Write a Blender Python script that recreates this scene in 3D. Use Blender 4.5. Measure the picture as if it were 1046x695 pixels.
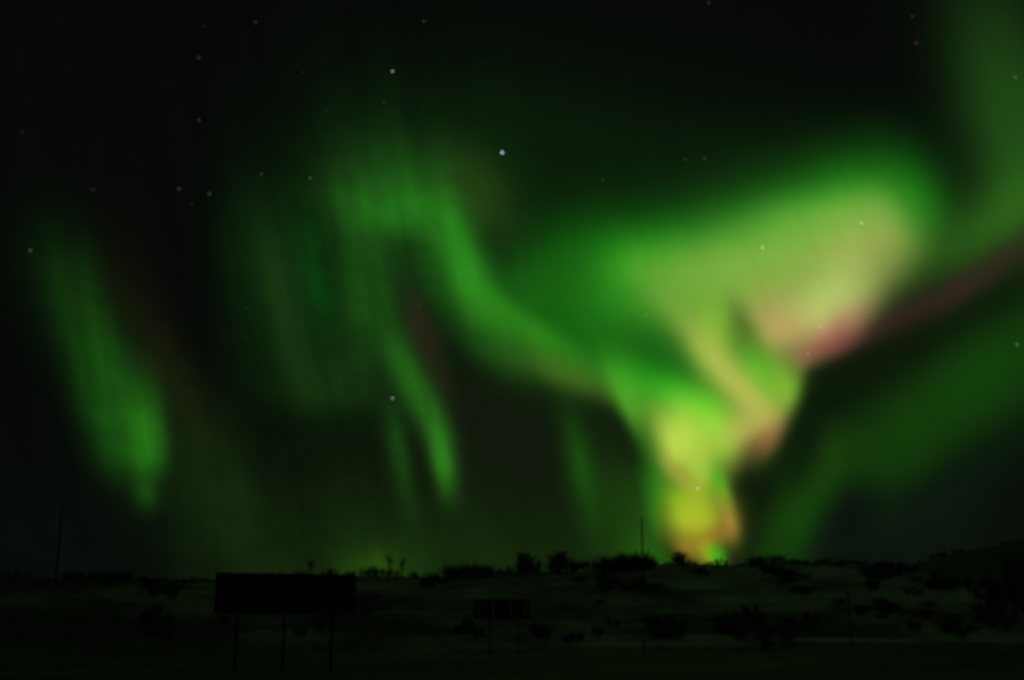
import bpy, bmesh, math, random
import numpy as np
from mathutils import Vector, Matrix

for o in list(bpy.data.objects):
    bpy.data.objects.remove(o)
scene = bpy.context.scene
COL = scene.collection
R = math.radians
random.seed(4)

# ============================ camera ============================
cam_data = bpy.data.cameras.new('camera')
cam = bpy.data.objects.new('camera', cam_data)
COL.objects.link(cam)
cam.location = (0, 0, 2.0)
cam.rotation_euler = (R(90 + 13.692), 0, 0)
cam_data.sensor_width = 36
cam_data.lens = 36 * 1200 / 1046
cam_data.clip_start = 0.1
cam_data.clip_end = 60000
cam_data.dof.use_dof = True                 # hand-set focus a little short of infinity, as in the photograph
cam_data.dof.focus_distance = 4.6
cam_data.dof.aperture_fstop = 2.6
scene.camera = cam

# ============================ exposure ============================
scene.view_settings.view_transform = 'Standard'
scene.view_settings.look = 'None'
scene.view_settings.exposure = 0
scene.view_settings.gamma = 1
scene.view_settings.use_curve_mapping = False
scene.render.engine = 'CYCLES'
scene.cycles.max_bounces = 4
scene.cycles.filter_width = 1.6

# ============================ night sky with the aurora ============================
# The aurora is some hundred kilometres away, so it is light by direction: every ray is a soft band on the
# celestial sphere given by azimuth, elevation, its own long and cross axes (per degree), edge softness and colour.
AURORA = [
    (-3.158, 1.932, 0.05223, 0.0033, 0.00272, -0.05461, 1.642, 2.743, (0.0902, 0.1804, 0.0471), 0.88, 2.73, -0.0017),
    (6.051, 8.114, 0.08179, -0.00106, -0.00029, -0.10792, 1.427, 1.74, (0.0608, 0.1204, 0.0424), 0.298, 1.89, -0.0007),
    (19.509, 2.358, 0.1219, -0.01447, -0.01064, -0.1916, 1.412, 2.116, (0.0435, 0.071, 0.0506), 0.88, 1.93, 0.0023),
    (-21.447, 3.432, 0.19709, 0.01707, 0.00358, -0.16568, 0.887, 1.532, (0.0275, 0.0553, 0.038), 0.698, 2.02, 0.0004),
    (-5.0, 22.211, 0.08194, -0.00103, 0.00024, -0.25853, 1.987, 0.794, (0.0471, 0.1302, 0.0388), 0.95, 2.12, -0.0545),
    (2.465, 22.435, 0.1163, 0.00915, 0.02183, -0.36427, 1.416, 1.017, (0.0384, 0.1035, 0.0322), 0.836, 2.0, -0.0285),
    (-21.383, 15.009, 0.06393, -0.10107, -0.3944, -0.23337, 2.294, 1.091, (0.051, 0.1569, 0.0424), 0.667, 2.22, -0.0236),
    (-19.233, 15.021, 0.04124, -0.15659, -0.71308, -0.17874, 1.468, 0.75, (0.0965, 0.0812, 0.0392), 0.302, 2.11, -0.0122),
    (-20.182, 12.623, 0.07114, -0.17477, -0.75544, -0.29388, 1.3, 0.919, (0.1012, 0.3078, 0.0635), 0.648, 2.52, -0.0422),
    (-18.995, 9.183, 0.10771, -0.37693, -0.7867, -0.2295, 0.761, 0.686, (0.1078, 0.3725, 0.0765), 0.682, 2.45, -0.0012),
    (-17.221, 7.953, 0.08145, -0.88264, -0.90159, -0.10649, 0.38, 1.349, (0.1827, 0.5753, 0.1027), 0.654, 2.3, 0.0002),
    (-17.307, 6.04, 0.27854, -1.06857, -1.63352, -0.46405, 1.023, 1.004, (0.1541, 0.4475, 0.0933), 0.449, 2.17, -0.0),
    (-15.975, 10.684, 0.0823, -0.1571, -0.85098, -0.44027, 0.99, 1.004, (0.1188, 0.1176, 0.0478), 0.492, 2.11, 0.0084),
    (-13.901, 5.562, 0.08612, -0.23502, -0.48971, -0.18944, 0.739, 0.907, (0.0867, 0.1765, 0.0514), 0.665, 2.04, -0.0018),
    (-10.409, 16.197, 0.05626, -0.18412, -0.32403, -0.10212, 1.04, 0.834, (0.0584, 0.2047, 0.0494), 0.773, 2.27, -0.0262),
    (-8.932, 11.377, 0.28237, -0.01803, -0.04392, -0.63521, 1.264, 0.569, (0.0898, 0.2341, 0.0584), 0.734, 2.02, -0.0041),
    (-13.713, 17.21, 0.03128, -0.16646, -1.0495, -0.19227, 1.988, 0.878, (0.0525, 0.1549, 0.0416), 0.564, 2.18, 0.0058),
    (-11.585, 15.598, 0.05923, -0.2067, -1.18453, -0.34609, 1.254, 1.056, (0.1071, 0.2216, 0.0753), 0.639, 2.06, -0.0314),
    (-9.735, 16.079, 0.14584, -0.61385, -1.76374, -0.43152, 0.551, 0.752, (0.0392, 0.3341, 0.0639), 0.59, 1.89, 0.0),
    (-7.756, 15.782, 0.01043, -0.25605, -1.07057, -0.04139, 1.1, 0.957, (0.1106, 0.3012, 0.0722), 0.561, 1.97, 0.0043),
    (-6.748, 16.483, 0.03221, -0.26417, -0.68048, -0.08553, 0.697, 0.992, (0.1063, 0.3067, 0.078), 0.704, 1.95, -0.0076),
    (-7.603, 20.271, 0.33409, -0.03661, -0.04174, -0.50122, 1.335, 1.163, (0.142, 0.3424, 0.0863), 0.484, 1.82, -0.0004),
    (-4.207, 21.162, 0.28652, -0.04558, -0.06942, -0.54098, 0.865, 0.875, (0.1247, 0.358, 0.0925), 0.654, 2.19, -0.0),
    (-5.469, 19.841, 0.34487, -0.02502, -0.04364, -0.7964, 1.07, 1.058, (0.1498, 0.5102, 0.1125), 0.652, 2.25, -0.0043),
    (-1.623, 20.694, 0.15037, -0.28809, -0.53213, -0.32057, 1.232, 1.139, (0.1922, 0.2776, 0.0925), 0.489, 2.04, 0.0015),
    (-4.35, 17.304, 0.15097, -0.33732, -0.90276, -0.43914, 1.887, 0.865, (0.0737, 0.2149, 0.0616), 0.753, 1.98, -0.0008),
    (0.717, 15.039, 0.13279, -0.11187, -0.155, -0.19732, 0.97, 2.23, (0.0882, 0.2996, 0.0784), 0.578, 1.95, 0.0),
    (-2.614, 17.788, 0.09736, -0.20617, -0.66801, -0.34734, 1.372, 1.162, (0.1757, 0.5482, 0.1173), 0.857, 2.46, 0.1886),
    (0.724, 14.345, 0.22133, -0.15452, -0.37287, -0.56893, 1.0, 1.968, (0.2035, 0.5157, 0.1055), 0.867, 2.27, -0.0083),
    (-0.423, 12.779, 0.24724, -0.26031, -0.62811, -0.62742, 1.05, 0.799, (0.1145, 0.2973, 0.0784), 0.626, 2.02, -0.0016),
    (3.195, 11.786, 0.23869, -0.10211, -0.44643, -1.09094, 1.355, 0.785, (0.3373, 0.4451, 0.1376), 0.788, 2.25, -0.0096),
    (5.833, 16.3, 0.16969, 0.00081, 7e-05, -0.29087, 1.243, 0.978, (0.0859, 0.5604, 0.071), 0.766, 2.56, 0.0085),
    (6.327, 17.162, 0.24469, 0.04216, 0.08653, -0.56672, 0.709, 1.161, (0.1671, 0.6094, 0.109), 0.787, 1.98, -0.0089),
    (2.767, 16.762, 0.45585, -0.00462, -0.00618, -0.52962, 0.901, 0.838, (0.0824, 0.3098, 0.0573), 0.644, 2.11, -0.0001),
    (-1.208, 9.785, 0.13983, -0.04272, -0.06368, -0.21467, 1.319, 1.887, (0.0651, 0.0973, 0.0467), 0.947, 2.96, -0.0195),
    (-4.482, 14.135, 0.10847, -0.30496, -1.2066, -0.45323, 1.609, 1.144, (0.1608, 0.138, 0.0914), 0.797, 2.19, -0.0005),
    (13.074, 17.039, 0.18937, 0.0458, 0.05713, -0.25843, 0.968, 0.908, (0.1478, 0.5082, 0.1118), 0.816, 2.08, -0.0041),
    (16.957, 18.634, 0.25746, 0.13835, 0.12937, -0.25545, 0.576, 1.142, (0.1129, 0.5306, 0.0847), 0.95, 2.5, 0.0019),
    (17.438, 18.664, 0.44025, 0.03812, 0.01967, -0.31318, 0.355, 2.001, (0.4416, 0.6871, 0.2486), 0.902, 2.4, 0.0014),
    (11.277, 16.607, 0.18397, 0.0213, 0.03823, -0.37632, 1.084, 1.406, (0.5035, 0.7004, 0.258), 0.894, 2.79, -0.0272),
    (17.914, 17.018, 0.36701, 0.14491, 0.11651, -0.30348, 0.641, 1.552, (0.6106, 0.6757, 0.3145), 0.948, 2.3, 0.0002),
    (20.077, 19.47, 0.16471, -0.41546, -0.88165, -0.37291, 0.973, 0.686, (0.0812, 0.5376, 0.0682), 0.45, 2.15, 0.0049),
    (24.896, 21.427, 0.00886, -0.15527, -0.3584, -0.03592, 0.846, 1.196, (0.1302, 0.3016, 0.0898), 0.93, 2.25, 0.0405),
    (22.351, 16.49, 0.16179, 0.12696, 0.41598, -0.50065, 1.504, 0.856, (0.218, 0.4667, 0.1165), 0.871, 2.24, -0.03),
    (20.008, 12.338, 0.12786, 0.01965, 0.04997, -0.28142, 1.165, 0.864, (0.049, 0.0937, 0.0349), 0.954, 3.0, 0.0278),
    (20.526, 10.071, 0.1068, 0.05456, 0.16736, -0.29007, 1.034, 1.662, (0.0855, 0.2592, 0.0475), 0.705, 2.21, -0.0091),
    (23.029, 11.846, 0.19395, 0.10525, 0.22492, -0.36275, 0.872, 1.389, (0.071, 0.291, 0.0439), 0.433, 2.08, 0.0025),
    (17.58, 7.162, 0.29508, 0.16738, 0.33643, -0.5367, 1.0, 0.818, (0.0784, 0.251, 0.0431), 0.535, 2.08, -0.0007),
    (13.787, 4.936, 0.1105, 0.22955, 0.67493, -0.33627, 1.081, 0.536, (0.0824, 0.2667, 0.0431), 0.867, 2.29, 0.0085),
    (15.99, 4.81, 0.28201, 0.4294, 0.55039, -0.36021, 0.68, 1.176, (0.042, 0.0678, 0.0529), 0.938, 2.22, 0.0004),
    (19.801, 5.434, 0.15746, 0.0955, 0.2584, -0.374, 2.051, 1.86, (0.0475, 0.0902, 0.062), 0.778, 1.97, -0.0071),
    (20.772, 14.652, 0.12732, 0.06204, 0.66118, -1.27803, 1.291, 0.966, (0.2196, 0.149, 0.1333), 0.75, 2.09, -0.0868),
    (15.56, 14.286, 0.22145, 0.21617, 0.52814, -0.537, 1.609, 0.639, (0.7475, 0.8243, 0.4392), 0.94, 2.42, -0.0029),
    (13.046, 13.661, 0.44895, 0.35718, 0.37873, -0.47959, 0.859, 0.777, (0.8278, 0.6875, 0.4137), 0.834, 2.11, 0.0002),
    (16.066, 13.625, 0.43339, 0.26575, 0.55156, -0.88111, 0.714, 1.082, (0.6902, 0.4471, 0.3686), 0.72, 2.0, -0.0048),
    (16.175, 12.881, 0.90134, 0.20374, 0.36049, -1.51582, 0.548, 0.933, (0.5412, 0.2824, 0.2667), 0.75, 2.12, -0.0006),
    (16.111, 11.626, 0.17942, 0.09068, 0.44435, -0.83676, 1.498, 1.196, (0.0533, 0.0933, 0.0361), 0.904, 3.2, 0.0015),
    (18.322, 13.644, 0.29575, 0.12035, 0.78912, -1.84746, 1.556, 0.761, (0.2196, 0.149, 0.1333), 0.5, 2.0, 0.0),
    (11.456, 13.931, 0.21097, -0.5237, -1.39677, -0.57491, 1.174, 1.124, (0.3216, 0.3922, 0.1333), 0.68, 1.99, 0.0),
    (9.168, 12.924, 0.29746, -0.12195, -0.20854, -0.52556, 1.026, 0.911, (0.1063, 0.4086, 0.0784), 0.69, 2.06, -0.0005),
    (8.205, 10.749, 0.25145, -0.13082, -0.40663, -0.80505, 0.83, 0.891, (0.1424, 0.7498, 0.1063), 0.746, 2.09, -0.0081),
    (9.862, 9.432, 0.2073, -0.2558, -0.47273, -0.38291, 1.617, 1.108, (0.4718, 0.8702, 0.1631), 0.833, 1.9, 0.0101),
    (12.187, 11.473, 0.24431, -0.361, -0.65793, -0.44168, 1.276, 1.055, (0.3341, 0.7329, 0.1396), 0.896, 2.48, -0.0003),
    (13.501, 10.931, 0.21244, -0.39355, -1.1795, -0.6178, 1.447, 0.741, (0.5141, 0.7278, 0.1953), 0.808, 2.13, -0.0025),
    (10.122, 14.096, 0.03582, -0.4336, -0.89873, -0.07713, 1.34, 1.345, (0.5278, 0.7271, 0.2216), 0.823, 2.25, 0.0005),
    (11.182, 11.106, 0.2303, -0.28352, -0.82279, -0.66842, 0.549, 0.952, (0.7318, 0.7627, 0.3357), 0.892, 2.07, -0.026),
    (11.866, 9.342, 0.61667, 0.2736, 0.43111, -0.93708, 0.582, 0.784, (0.7655, 0.7318, 0.3525), 0.84, 2.16, -0.001),
    (12.408, 8.475, 0.50323, 0.38279, 0.89688, -1.1507, 0.773, 0.882, (0.6588, 0.4235, 0.2745), 0.8, 2.0, -0.0032),
    (14.528, 9.902, 0.20008, 0.39459, 0.67725, -0.34353, 0.51, 1.451, (0.0361, 0.0949, 0.031), 0.963, 3.04, -0.0056),
    (11.219, 5.708, 0.17049, 0.38106, 0.7003, -0.32645, 0.608, 1.18, (0.042, 0.08, 0.0357), 0.933, 2.96, 0.004),
    (5.685, 10.618, 0.16767, -0.41038, -1.65675, -0.68891, 1.011, 0.49, (0.3392, 0.7, 0.1667), 0.752, 2.05, -0.0115),
    (5.765, 7.305, 0.10536, -0.22406, -0.75151, -0.35375, 1.305, 1.864, (0.078, 0.1173, 0.049), 0.903, 2.4, -0.0323),
    (6.876, 6.305, -0.00685, -0.23799, -1.10536, 0.0493, 1.771, 1.405, (0.1216, 0.449, 0.0792), 0.754, 2.17, 0.0029),
    (8.256, 5.587, 0.27963, -0.58465, -0.95924, -0.44839, 1.028, 0.662, (0.4169, 0.7055, 0.1102), 0.895, 2.32, -0.0003),
    (8.122, 8.385, 0.20714, -0.65289, -0.87845, -0.27145, 0.632, 0.642, (0.789, 0.909, 0.3227), 0.911, 2.54, 0.0017),
    (9.119, 7.401, 0.19211, -0.65256, -1.06095, -0.29694, 1.044, 1.043, (0.6729, 0.802, 0.2737), 0.841, 2.46, 0.0001),
    (8.13, 6.97, 0.61393, -0.64656, -2.35787, -2.25754, 0.968, 0.663, (0.6506, 0.6024, 0.2569), 0.651, 2.08, -0.0012),
    (10.098, 6.426, 0.2279, -0.92111, -2.11967, -0.47958, 1.0, 1.32, (0.2463, 0.6788, 0.0984), 0.735, 2.29, 0.0014),
    (5.904, 5.466, 0.1297, -0.33473, -0.49826, -0.1907, 1.031, 3.354, (0.1024, 0.2525, 0.0541), 0.838, 2.18, 0.0),
    (8.831, 4.807, 0.53749, -0.2819, -0.40191, -0.80007, 1.059, 0.667, (0.7451, 0.7765, 0.1804), 0.84, 2.3, -0.0033),
    (10.392, 4.799, 0.23123, -1.05587, -2.24268, -0.43093, 0.763, 0.95, (0.6471, 0.5294, 0.2118), 0.882, 2.0, 0.0007),
    (9.73, 4.208, 1.11176, 0.44834, 0.86099, -2.03056, 0.723, 1.0, (0.6275, 0.4078, 0.1647), 0.592, 2.13, -0.0001),
    (6.866, 3.052, 0.3784, -0.39769, -0.38564, -0.37526, 1.054, 2.8, (0.1416, 0.3439, 0.0624), 0.853, 2.2, 0.0),
    (8.465, 3.617, 0.67884, -0.50599, -0.96987, -1.34203, 1.182, 0.867, (0.651, 0.5216, 0.1647), 0.7, 2.11, 0.0002),
    (9.411, 3.3, 0.38868, -0.76524, -2.04021, -1.00222, 1.53, 1.0, (0.6522, 0.689, 0.1412), 0.837, 2.25, 0.0005),
    (9.761, 3.28, 0.43843, -1.39024, -2.19344, -0.63645, 1.498, 1.0, (0.2047, 0.7067, 0.089), 0.677, 2.24, -0.0),
    (-6.228, 2.612, 0.62926, -0.06861, -0.0915, -0.72524, 0.826, 1.245, (0.2051, 0.3831, 0.0651), 0.546, 1.82, 0.0004),
    (3.405, 7.493, 0.06738, -0.32986, -1.28672, -0.26177, 0.997, 1.042, (0.1149, 0.3435, 0.0596), 0.746, 1.77, 0.0065),
    (-3.461, 7.905, 0.10507, -0.56388, -1.88648, -0.37177, 0.621, 0.757, (0.202, 0.5486, 0.1192), 0.868, 2.07, 0.0532),
    (-5.032, 11.615, 0.13437, -0.30587, -1.07289, -0.49113, 1.045, 1.032, (0.1451, 0.4145, 0.0922), 0.781, 2.32, -0.013),
    (-5.588, 8.575, 0.06409, -0.31547, -1.67807, -0.36231, 1.588, 1.065, (0.1035, 0.3145, 0.0682), 0.643, 2.17, 0.0078),
]

world = bpy.data.worlds.new('World')
scene.world = world
world.use_nodes = True
nt = world.node_tree
nt.nodes.clear()

def build_ray_group():
    g = bpy.data.node_groups.new('aurora_ray', 'ShaderNodeTree')
    I = g.interface
    I.new_socket('Below', in_out='INPUT', socket_type='NodeSocketColor')
    for n in ('Chart', 'Center', 'Long', 'Cross'):
        I.new_socket(n, in_out='INPUT', socket_type='NodeSocketVector')
    for n in ('TailS', 'TailT', 'Power', 'Bend', 'Strength'):
        I.new_socket(n, in_out='INPUT', socket_type='NodeSocketFloat')
    I.new_socket('Color', in_out='INPUT', socket_type='NodeSocketColor')
    I.new_socket('Result', in_out='OUTPUT', socket_type='NodeSocketColor')
    N, Lk = g.nodes, g.links
    gi, go = N.new('NodeGroupInput'), N.new('NodeGroupOutput')

    def M(op, a, b=None, c=None):
        m = N.new('ShaderNodeMath'); m.operation = op
        for k, v in enumerate((a, b, c)):
            if v is None: continue
            if isinstance(v, (int, float)): m.inputs[k].default_value = v
            else: Lk.new(v, m.inputs[k])
        return m.outputs[0]

    sub = N.new('ShaderNodeVectorMath'); sub.operation = 'SUBTRACT'
    Lk.new(gi.outputs['Chart'], sub.inputs[0]); Lk.new(gi.outputs['Center'], sub.inputs[1])
    def dot(v):
        d = N.new('ShaderNodeVectorMath'); d.operation = 'DOT_PRODUCT'
        Lk.new(sub.outputs[0], d.inputs[0]); Lk.new(v, d.inputs[1])
        return d.outputs['Value']
    s = dot(gi.outputs['Long'])
    t = M('SUBTRACT', dot(gi.outputs['Cross']), M('MULTIPLY', M('MULTIPLY', s, s), gi.outputs['Bend']))
    es = M('MAXIMUM', s, M('MULTIPLY', s, gi.outputs['TailS']))
    et = M('MAXIMUM', t, M('MULTIPLY', t, gi.outputs['TailT']))
    q = M('ADD', M('POWER', es, gi.outputs['Power']), M('POWER', et, gi.outputs['Power']))
    m = M('MULTIPLY', M('EXPONENT', M('MULTIPLY', q, -1.0)), gi.outputs['Strength'])
    mix = N.new('ShaderNodeMix'); mix.data_type = 'RGBA'; mix.clamp_factor = True
    Lk.new(m, mix.inputs['Factor']); Lk.new(gi.outputs['Below'], mix.inputs['A']); Lk.new(gi.outputs['Color'], mix.inputs['B'])
    Lk.new(mix.outputs['Result'], go.inputs['Result'])
    return g

ray_group = build_ray_group()

def wmath(op, a, b=None):
    m = nt.nodes.new('ShaderNodeMath'); m.operation = op
    for k, v in enumerate((a, b)):
        if v is None: continue
        if isinstance(v, (int, float)): m.inputs[k].default_value = v
        else: nt.links.new(v, m.inputs[k])
    return m.outputs[0]

tc = nt.nodes.new('ShaderNodeTexCoord')
sep = nt.nodes.new('ShaderNodeSeparateXYZ')
nt.links.new(tc.outputs['Generated'], sep.inputs[0])
az = wmath('MULTIPLY', wmath('ARCTAN2', sep.outputs['X'], sep.outputs['Y']), 180 / math.pi)
el = wmath('MULTIPLY', wmath('ARCSINE', sep.outputs['Z']), 180 / math.pi)
comb = nt.nodes.new('ShaderNodeCombineXYZ')
nt.links.new(az, comb.inputs['X']); nt.links.new(el, comb.inputs['Y'])
# the dim sky: darker air glow in front, a weak green veil overhead and behind
over = nt.nodes.new('ShaderNodeMapRange'); over.interpolation_type = 'SMOOTHSTEP'
over.inputs['From Min'].default_value = 38; over.inputs['From Max'].default_value = 75
nt.links.new(el, over.inputs['Value'])
base = nt.nodes.new('ShaderNodeMix'); base.data_type = 'RGBA'
base.inputs['A'].default_value = (*(0.0196, 0.0314, 0.0196), 1)
base.inputs['B'].default_value = (0.125, 0.195, 0.098, 1)
nt.links.new(over.outputs['Result'], base.inputs['Factor'])
color = base.outputs['Result']
for (a0, e0, sx, sy, tx, ty, ks, kt, rgb, strength, power, bend) in AURORA:
    n = nt.nodes.new('ShaderNodeGroup'); n.node_tree = ray_group
    n.inputs['Center'].default_value = (a0, e0, 0)
    n.inputs['Long'].default_value = (sx, sy, 0)
    n.inputs['Cross'].default_value = (tx, ty, 0)
    n.inputs['TailS'].default_value = -ks
    n.inputs['TailT'].default_value = -kt
    n.inputs['Power'].default_value = power
    n.inputs['Bend'].default_value = bend
    n.inputs['Strength'].default_value = strength
    n.inputs['Color'].default_value = (*rgb, 1)
    nt.links.new(comb.outputs[0], n.inputs['Chart'])
    nt.links.new(color, n.inputs['Below'])
    color = n.outputs['Result']
# fine ray structure: thin streaks leaning with the field lines, plus a weak unevenness of the air glow
def streak(cu, cv, lean, detail):
    u = wmath('ADD', az, wmath('MULTIPLY', el, lean))
    cxyz = nt.nodes.new('ShaderNodeCombineXYZ')
    nt.links.new(wmath('MULTIPLY', u, cu), cxyz.inputs['X']); nt.links.new(wmath('MULTIPLY', el, cv), cxyz.inputs['Y'])
    no = nt.nodes.new('ShaderNodeTexNoise'); no.noise_dimensions = '2D'
    no.inputs['Scale'].default_value = 1.0; no.inputs['Detail'].default_value = detail; no.inputs['Roughness'].default_value = 0.6
    nt.links.new(cxyz.outputs[0], no.inputs['Vector'])
    return wmath('SUBTRACT', no.outputs['Fac'], 0.5)
mod = wmath('ADD', wmath('MULTIPLY', streak(0.42, 0.05, 0.24, 4), 0.62), wmath('MULTIPLY', streak(0.5, 0.9, 0.24, 6), 0.28))
calm = nt.nodes.new('ShaderNodeMapRange')          # the broad bright lobe on the right is hardly rayed
calm.inputs['From Min'].default_value = -7; calm.inputs['From Max'].default_value = 3
calm.inputs['To Min'].default_value = 1.0; calm.inputs['To Max'].default_value = 0.16
nt.links.new(az, calm.inputs['Value'])
mod = wmath('ADD', wmath('MULTIPLY', mod, calm.outputs['Result']), 1.0)
vs = nt.nodes.new('ShaderNodeVectorMath'); vs.operation = 'SCALE'
nt.links.new(color, vs.inputs[0]); nt.links.new(mod, vs.inputs['Scale'])
color = vs.outputs[0]
# brightness steps as seen -> light
aff = nt.nodes.new('ShaderNodeVectorMath'); aff.operation = 'MULTIPLY_ADD'
aff.inputs[1].default_value = (1 / 1.055,) * 3; aff.inputs[2].default_value = (0.055 / 1.055,) * 3
nt.links.new(color, aff.inputs[0])
gam = nt.nodes.new('ShaderNodeGamma'); gam.inputs['Gamma'].default_value = 2.4
nt.links.new(aff.outputs[0], gam.inputs['Color'])
lin = gam.outputs[0]
bg = nt.nodes.new('ShaderNodeBackground')
bg.inputs['Strength'].default_value = 1.0
nt.links.new(lin, bg.inputs['Color'])
wo = nt.nodes.new('ShaderNodeOutputWorld')
nt.links.new(bg.outputs[0], wo.inputs['Surface'])

# ============================ materials ============================
def material(name, rgb, rough=0.8, var=0.25, scale=6.0, metallic=0.0, bump=0.0):
    m = bpy.data.materials.new(name); m.use_nodes = True
    t = m.node_tree; b = t.nodes['Principled BSDF']
    b.inputs['Roughness'].default_value = rough
    b.inputs['Metallic'].default_value = metallic
    co = t.nodes.new('ShaderNodeTexCoord')
    no = t.nodes.new('ShaderNodeTexNoise'); no.inputs['Scale'].default_value = scale; no.inputs['Detail'].default_value = 6
    t.links.new(co.outputs['Object'], no.inputs['Vector'])
    ramp = t.nodes.new('ShaderNodeValToRGB')
    ramp.color_ramp.elements[0].position = 0.3; ramp.color_ramp.elements[1].position = 0.7
    ramp.color_ramp.elements[0].color = (*[c * (1 - var) for c in rgb], 1)
    ramp.color_ramp.elements[1].color = (*[c * (1 + var) for c in rgb], 1)
    t.links.new(no.outputs['Fac'], ramp.inputs['Fac']); t.links.new(ramp.outputs[0], b.inputs['Base Color'])
    if bump:
        bp = t.nodes.new('ShaderNodeBump'); bp.inputs['Strength'].default_value = bump
        t.links.new(no.outputs['Fac'], bp.inputs['Height']); t.links.new(bp.outputs[0], b.inputs['Normal'])
    return m

M_TWIG = material('bare_twigs', (0.13, 0.11, 0.085), 0.9, 0.4)
M_BARK = material('bark', (0.09, 0.08, 0.065), 0.9, 0.4, 9)
M_POST = material('weathered_timber', (0.07, 0.055, 0.042), 0.85, 0.35, 12, bump=0.2)
M_PANEL = material('dark_sign_board', (0.10, 0.075, 0.065), 0.7, 0.5, 1.6)
M_FRAME = material('dark_steel_frame', (0.03, 0.028, 0.026), 0.55, 0.3, 8)
M_RUST = material('reddish_worn_paint', (0.30, 0.12, 0.09), 0.8, 0.4, 5)
M_SIGN = material('brown_sign_board', (0.07, 0.05, 0.04), 0.7, 0.4, 4)
M_RAIL = material('grey_sign_rail', (0.06, 0.055, 0.05), 0.7, 0.3, 6)
M_CAP = material('glazed_insulator', (0.12, 0.10, 0.08), 0.3, 0.2, 6)

# ============================ ground ============================
EYE = 2.0
RIDGE_AZ = [-30.58, -23.15, -20.73, -17.81, -14.78, -10.33, -7.13, -4.81, -3.41, -1.08, 1.73, 3.61, 5.47, 7.33, 9.86, 11.22, 12.8, 15.45, 17.17, 18.22, 19.66, 23.13, 30.68]
RIDGE_TAN = [0.0342, 0.0365, 0.0364, 0.0378, 0.0361, 0.0391, 0.041, 0.0404, 0.0388, 0.0429, 0.0445, 0.0452, 0.0483, 0.0506, 0.0494, 0.0492, 0.0513, 0.0507, 0.0479, 0.0438, 0.0374, 0.0336, 0.0286]
FAR_AZ = [17.31, 18.22, 18.88, 19.73, 21.41, 23.28, 27.29, 32.5]
FAR_TAN = [-0.02, 0.0454, 0.0494, 0.0529, 0.0576, 0.0602, 0.0597, 0.0437]
# ---- terrain as a function of world position (metres; camera bearing 0 = +Y) ----
def _hash(ix, iy, seed):
    n = (ix.astype(np.int64) * 374761393 + iy.astype(np.int64) * 668265263 + seed * 1442695041) & 0x7fffffff
    n = ((n ^ (n >> 13)) * 1274126177) & 0x7fffffff
    return ((n ^ (n >> 16)) & 0xffff) / 65535.0

def vnoise(x, y, seed=0):
    ix, iy = np.floor(x), np.floor(y)
    fx, fy = x - ix, y - iy
    fx, fy = fx * fx * (3 - 2 * fx), fy * fy * (3 - 2 * fy)
    a, b = _hash(ix, iy, seed), _hash(ix + 1, iy, seed)
    c, d = _hash(ix, iy + 1, seed), _hash(ix + 1, iy + 1, seed)
    return (a * (1 - fx) + b * fx) * (1 - fy) + (c * (1 - fx) + d * fx) * fy - 0.5

def fbm(x, y, scale, octaves=4, seed=0):
    v, amp = 0.0, 1.0
    for o in range(octaves):
        v = v + amp * vnoise(x / scale + 17.3 * o, y / scale - 9.1 * o, seed + o)
        scale, amp = scale / 2.1, amp * 0.5
    return v

def smooth(a, b, v):
    t = np.clip((v - a) / (b - a), 0, 1)
    return t * t * (3 - 2 * t)

def terrain(x, y):
    x, y = np.asarray(x, float), np.asarray(y, float)
    r = np.hypot(x, y)
    az = np.degrees(np.arctan2(x, y))
    R = 200.0 + 8 * vnoise(az / 5.0, az * 0 + 3.7, 5)
    tanr = np.interp(az, RIDGE_AZ, RIDGE_TAN)
    front = smooth(75, 45, np.abs(az))
    zr = (EYE + tanr * R) * front
    t = np.clip((r - 88.0) / (R - 88.0), 0, 1)
    z = zr * (0.55 * t + 0.45 * t * t * (3 - 2 * t))
    z = np.where(r > R, zr - 0.028 * np.minimum(r - R, 500) * front, z)
    z = z * np.where(r > R, 1 - smooth(900, 4000, r), 1)
    z = z + fbm(x, y, 26, 4, 11) * 1.1 * smooth(95, 130, r) * (1 - smooth(R - 25, R - 4, r))
    z = z + fbm(x, y, 9, 3, 31) * 0.16 * smooth(10, 60, r)
    # low snow banks along the far side of the plain
    k = np.interp(az, [-7, -4.5, 0, 4, 10, 12], [0, .35, .62, .5, .45, 0])
    z = z + k * np.exp(-((r - 100.0) / 3.6) ** 2)
    k = np.interp(az, [11, 13.3, 15.5, 17.5, 20, 25, 32, 40], [0, .5, .9, 1.12, 1.1, 1.0, .9, 0])
    z = z + k * np.where(r < 76, np.exp(-((r - 76.0) / 14.0) ** 2), np.exp(-((r - 76.0) / 4.0) ** 2))
    # far hill on the right
    zf = (EYE + 470 * np.interp(az, FAR_AZ, FAR_TAN) + 2.2 * fbm(x, y, 40, 4, 77)) * front
    z = np.maximum(z, zf * np.exp(-((r - 470) / 150.0) ** 2)) if FAR_TAN is not None else z
    return z


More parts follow.
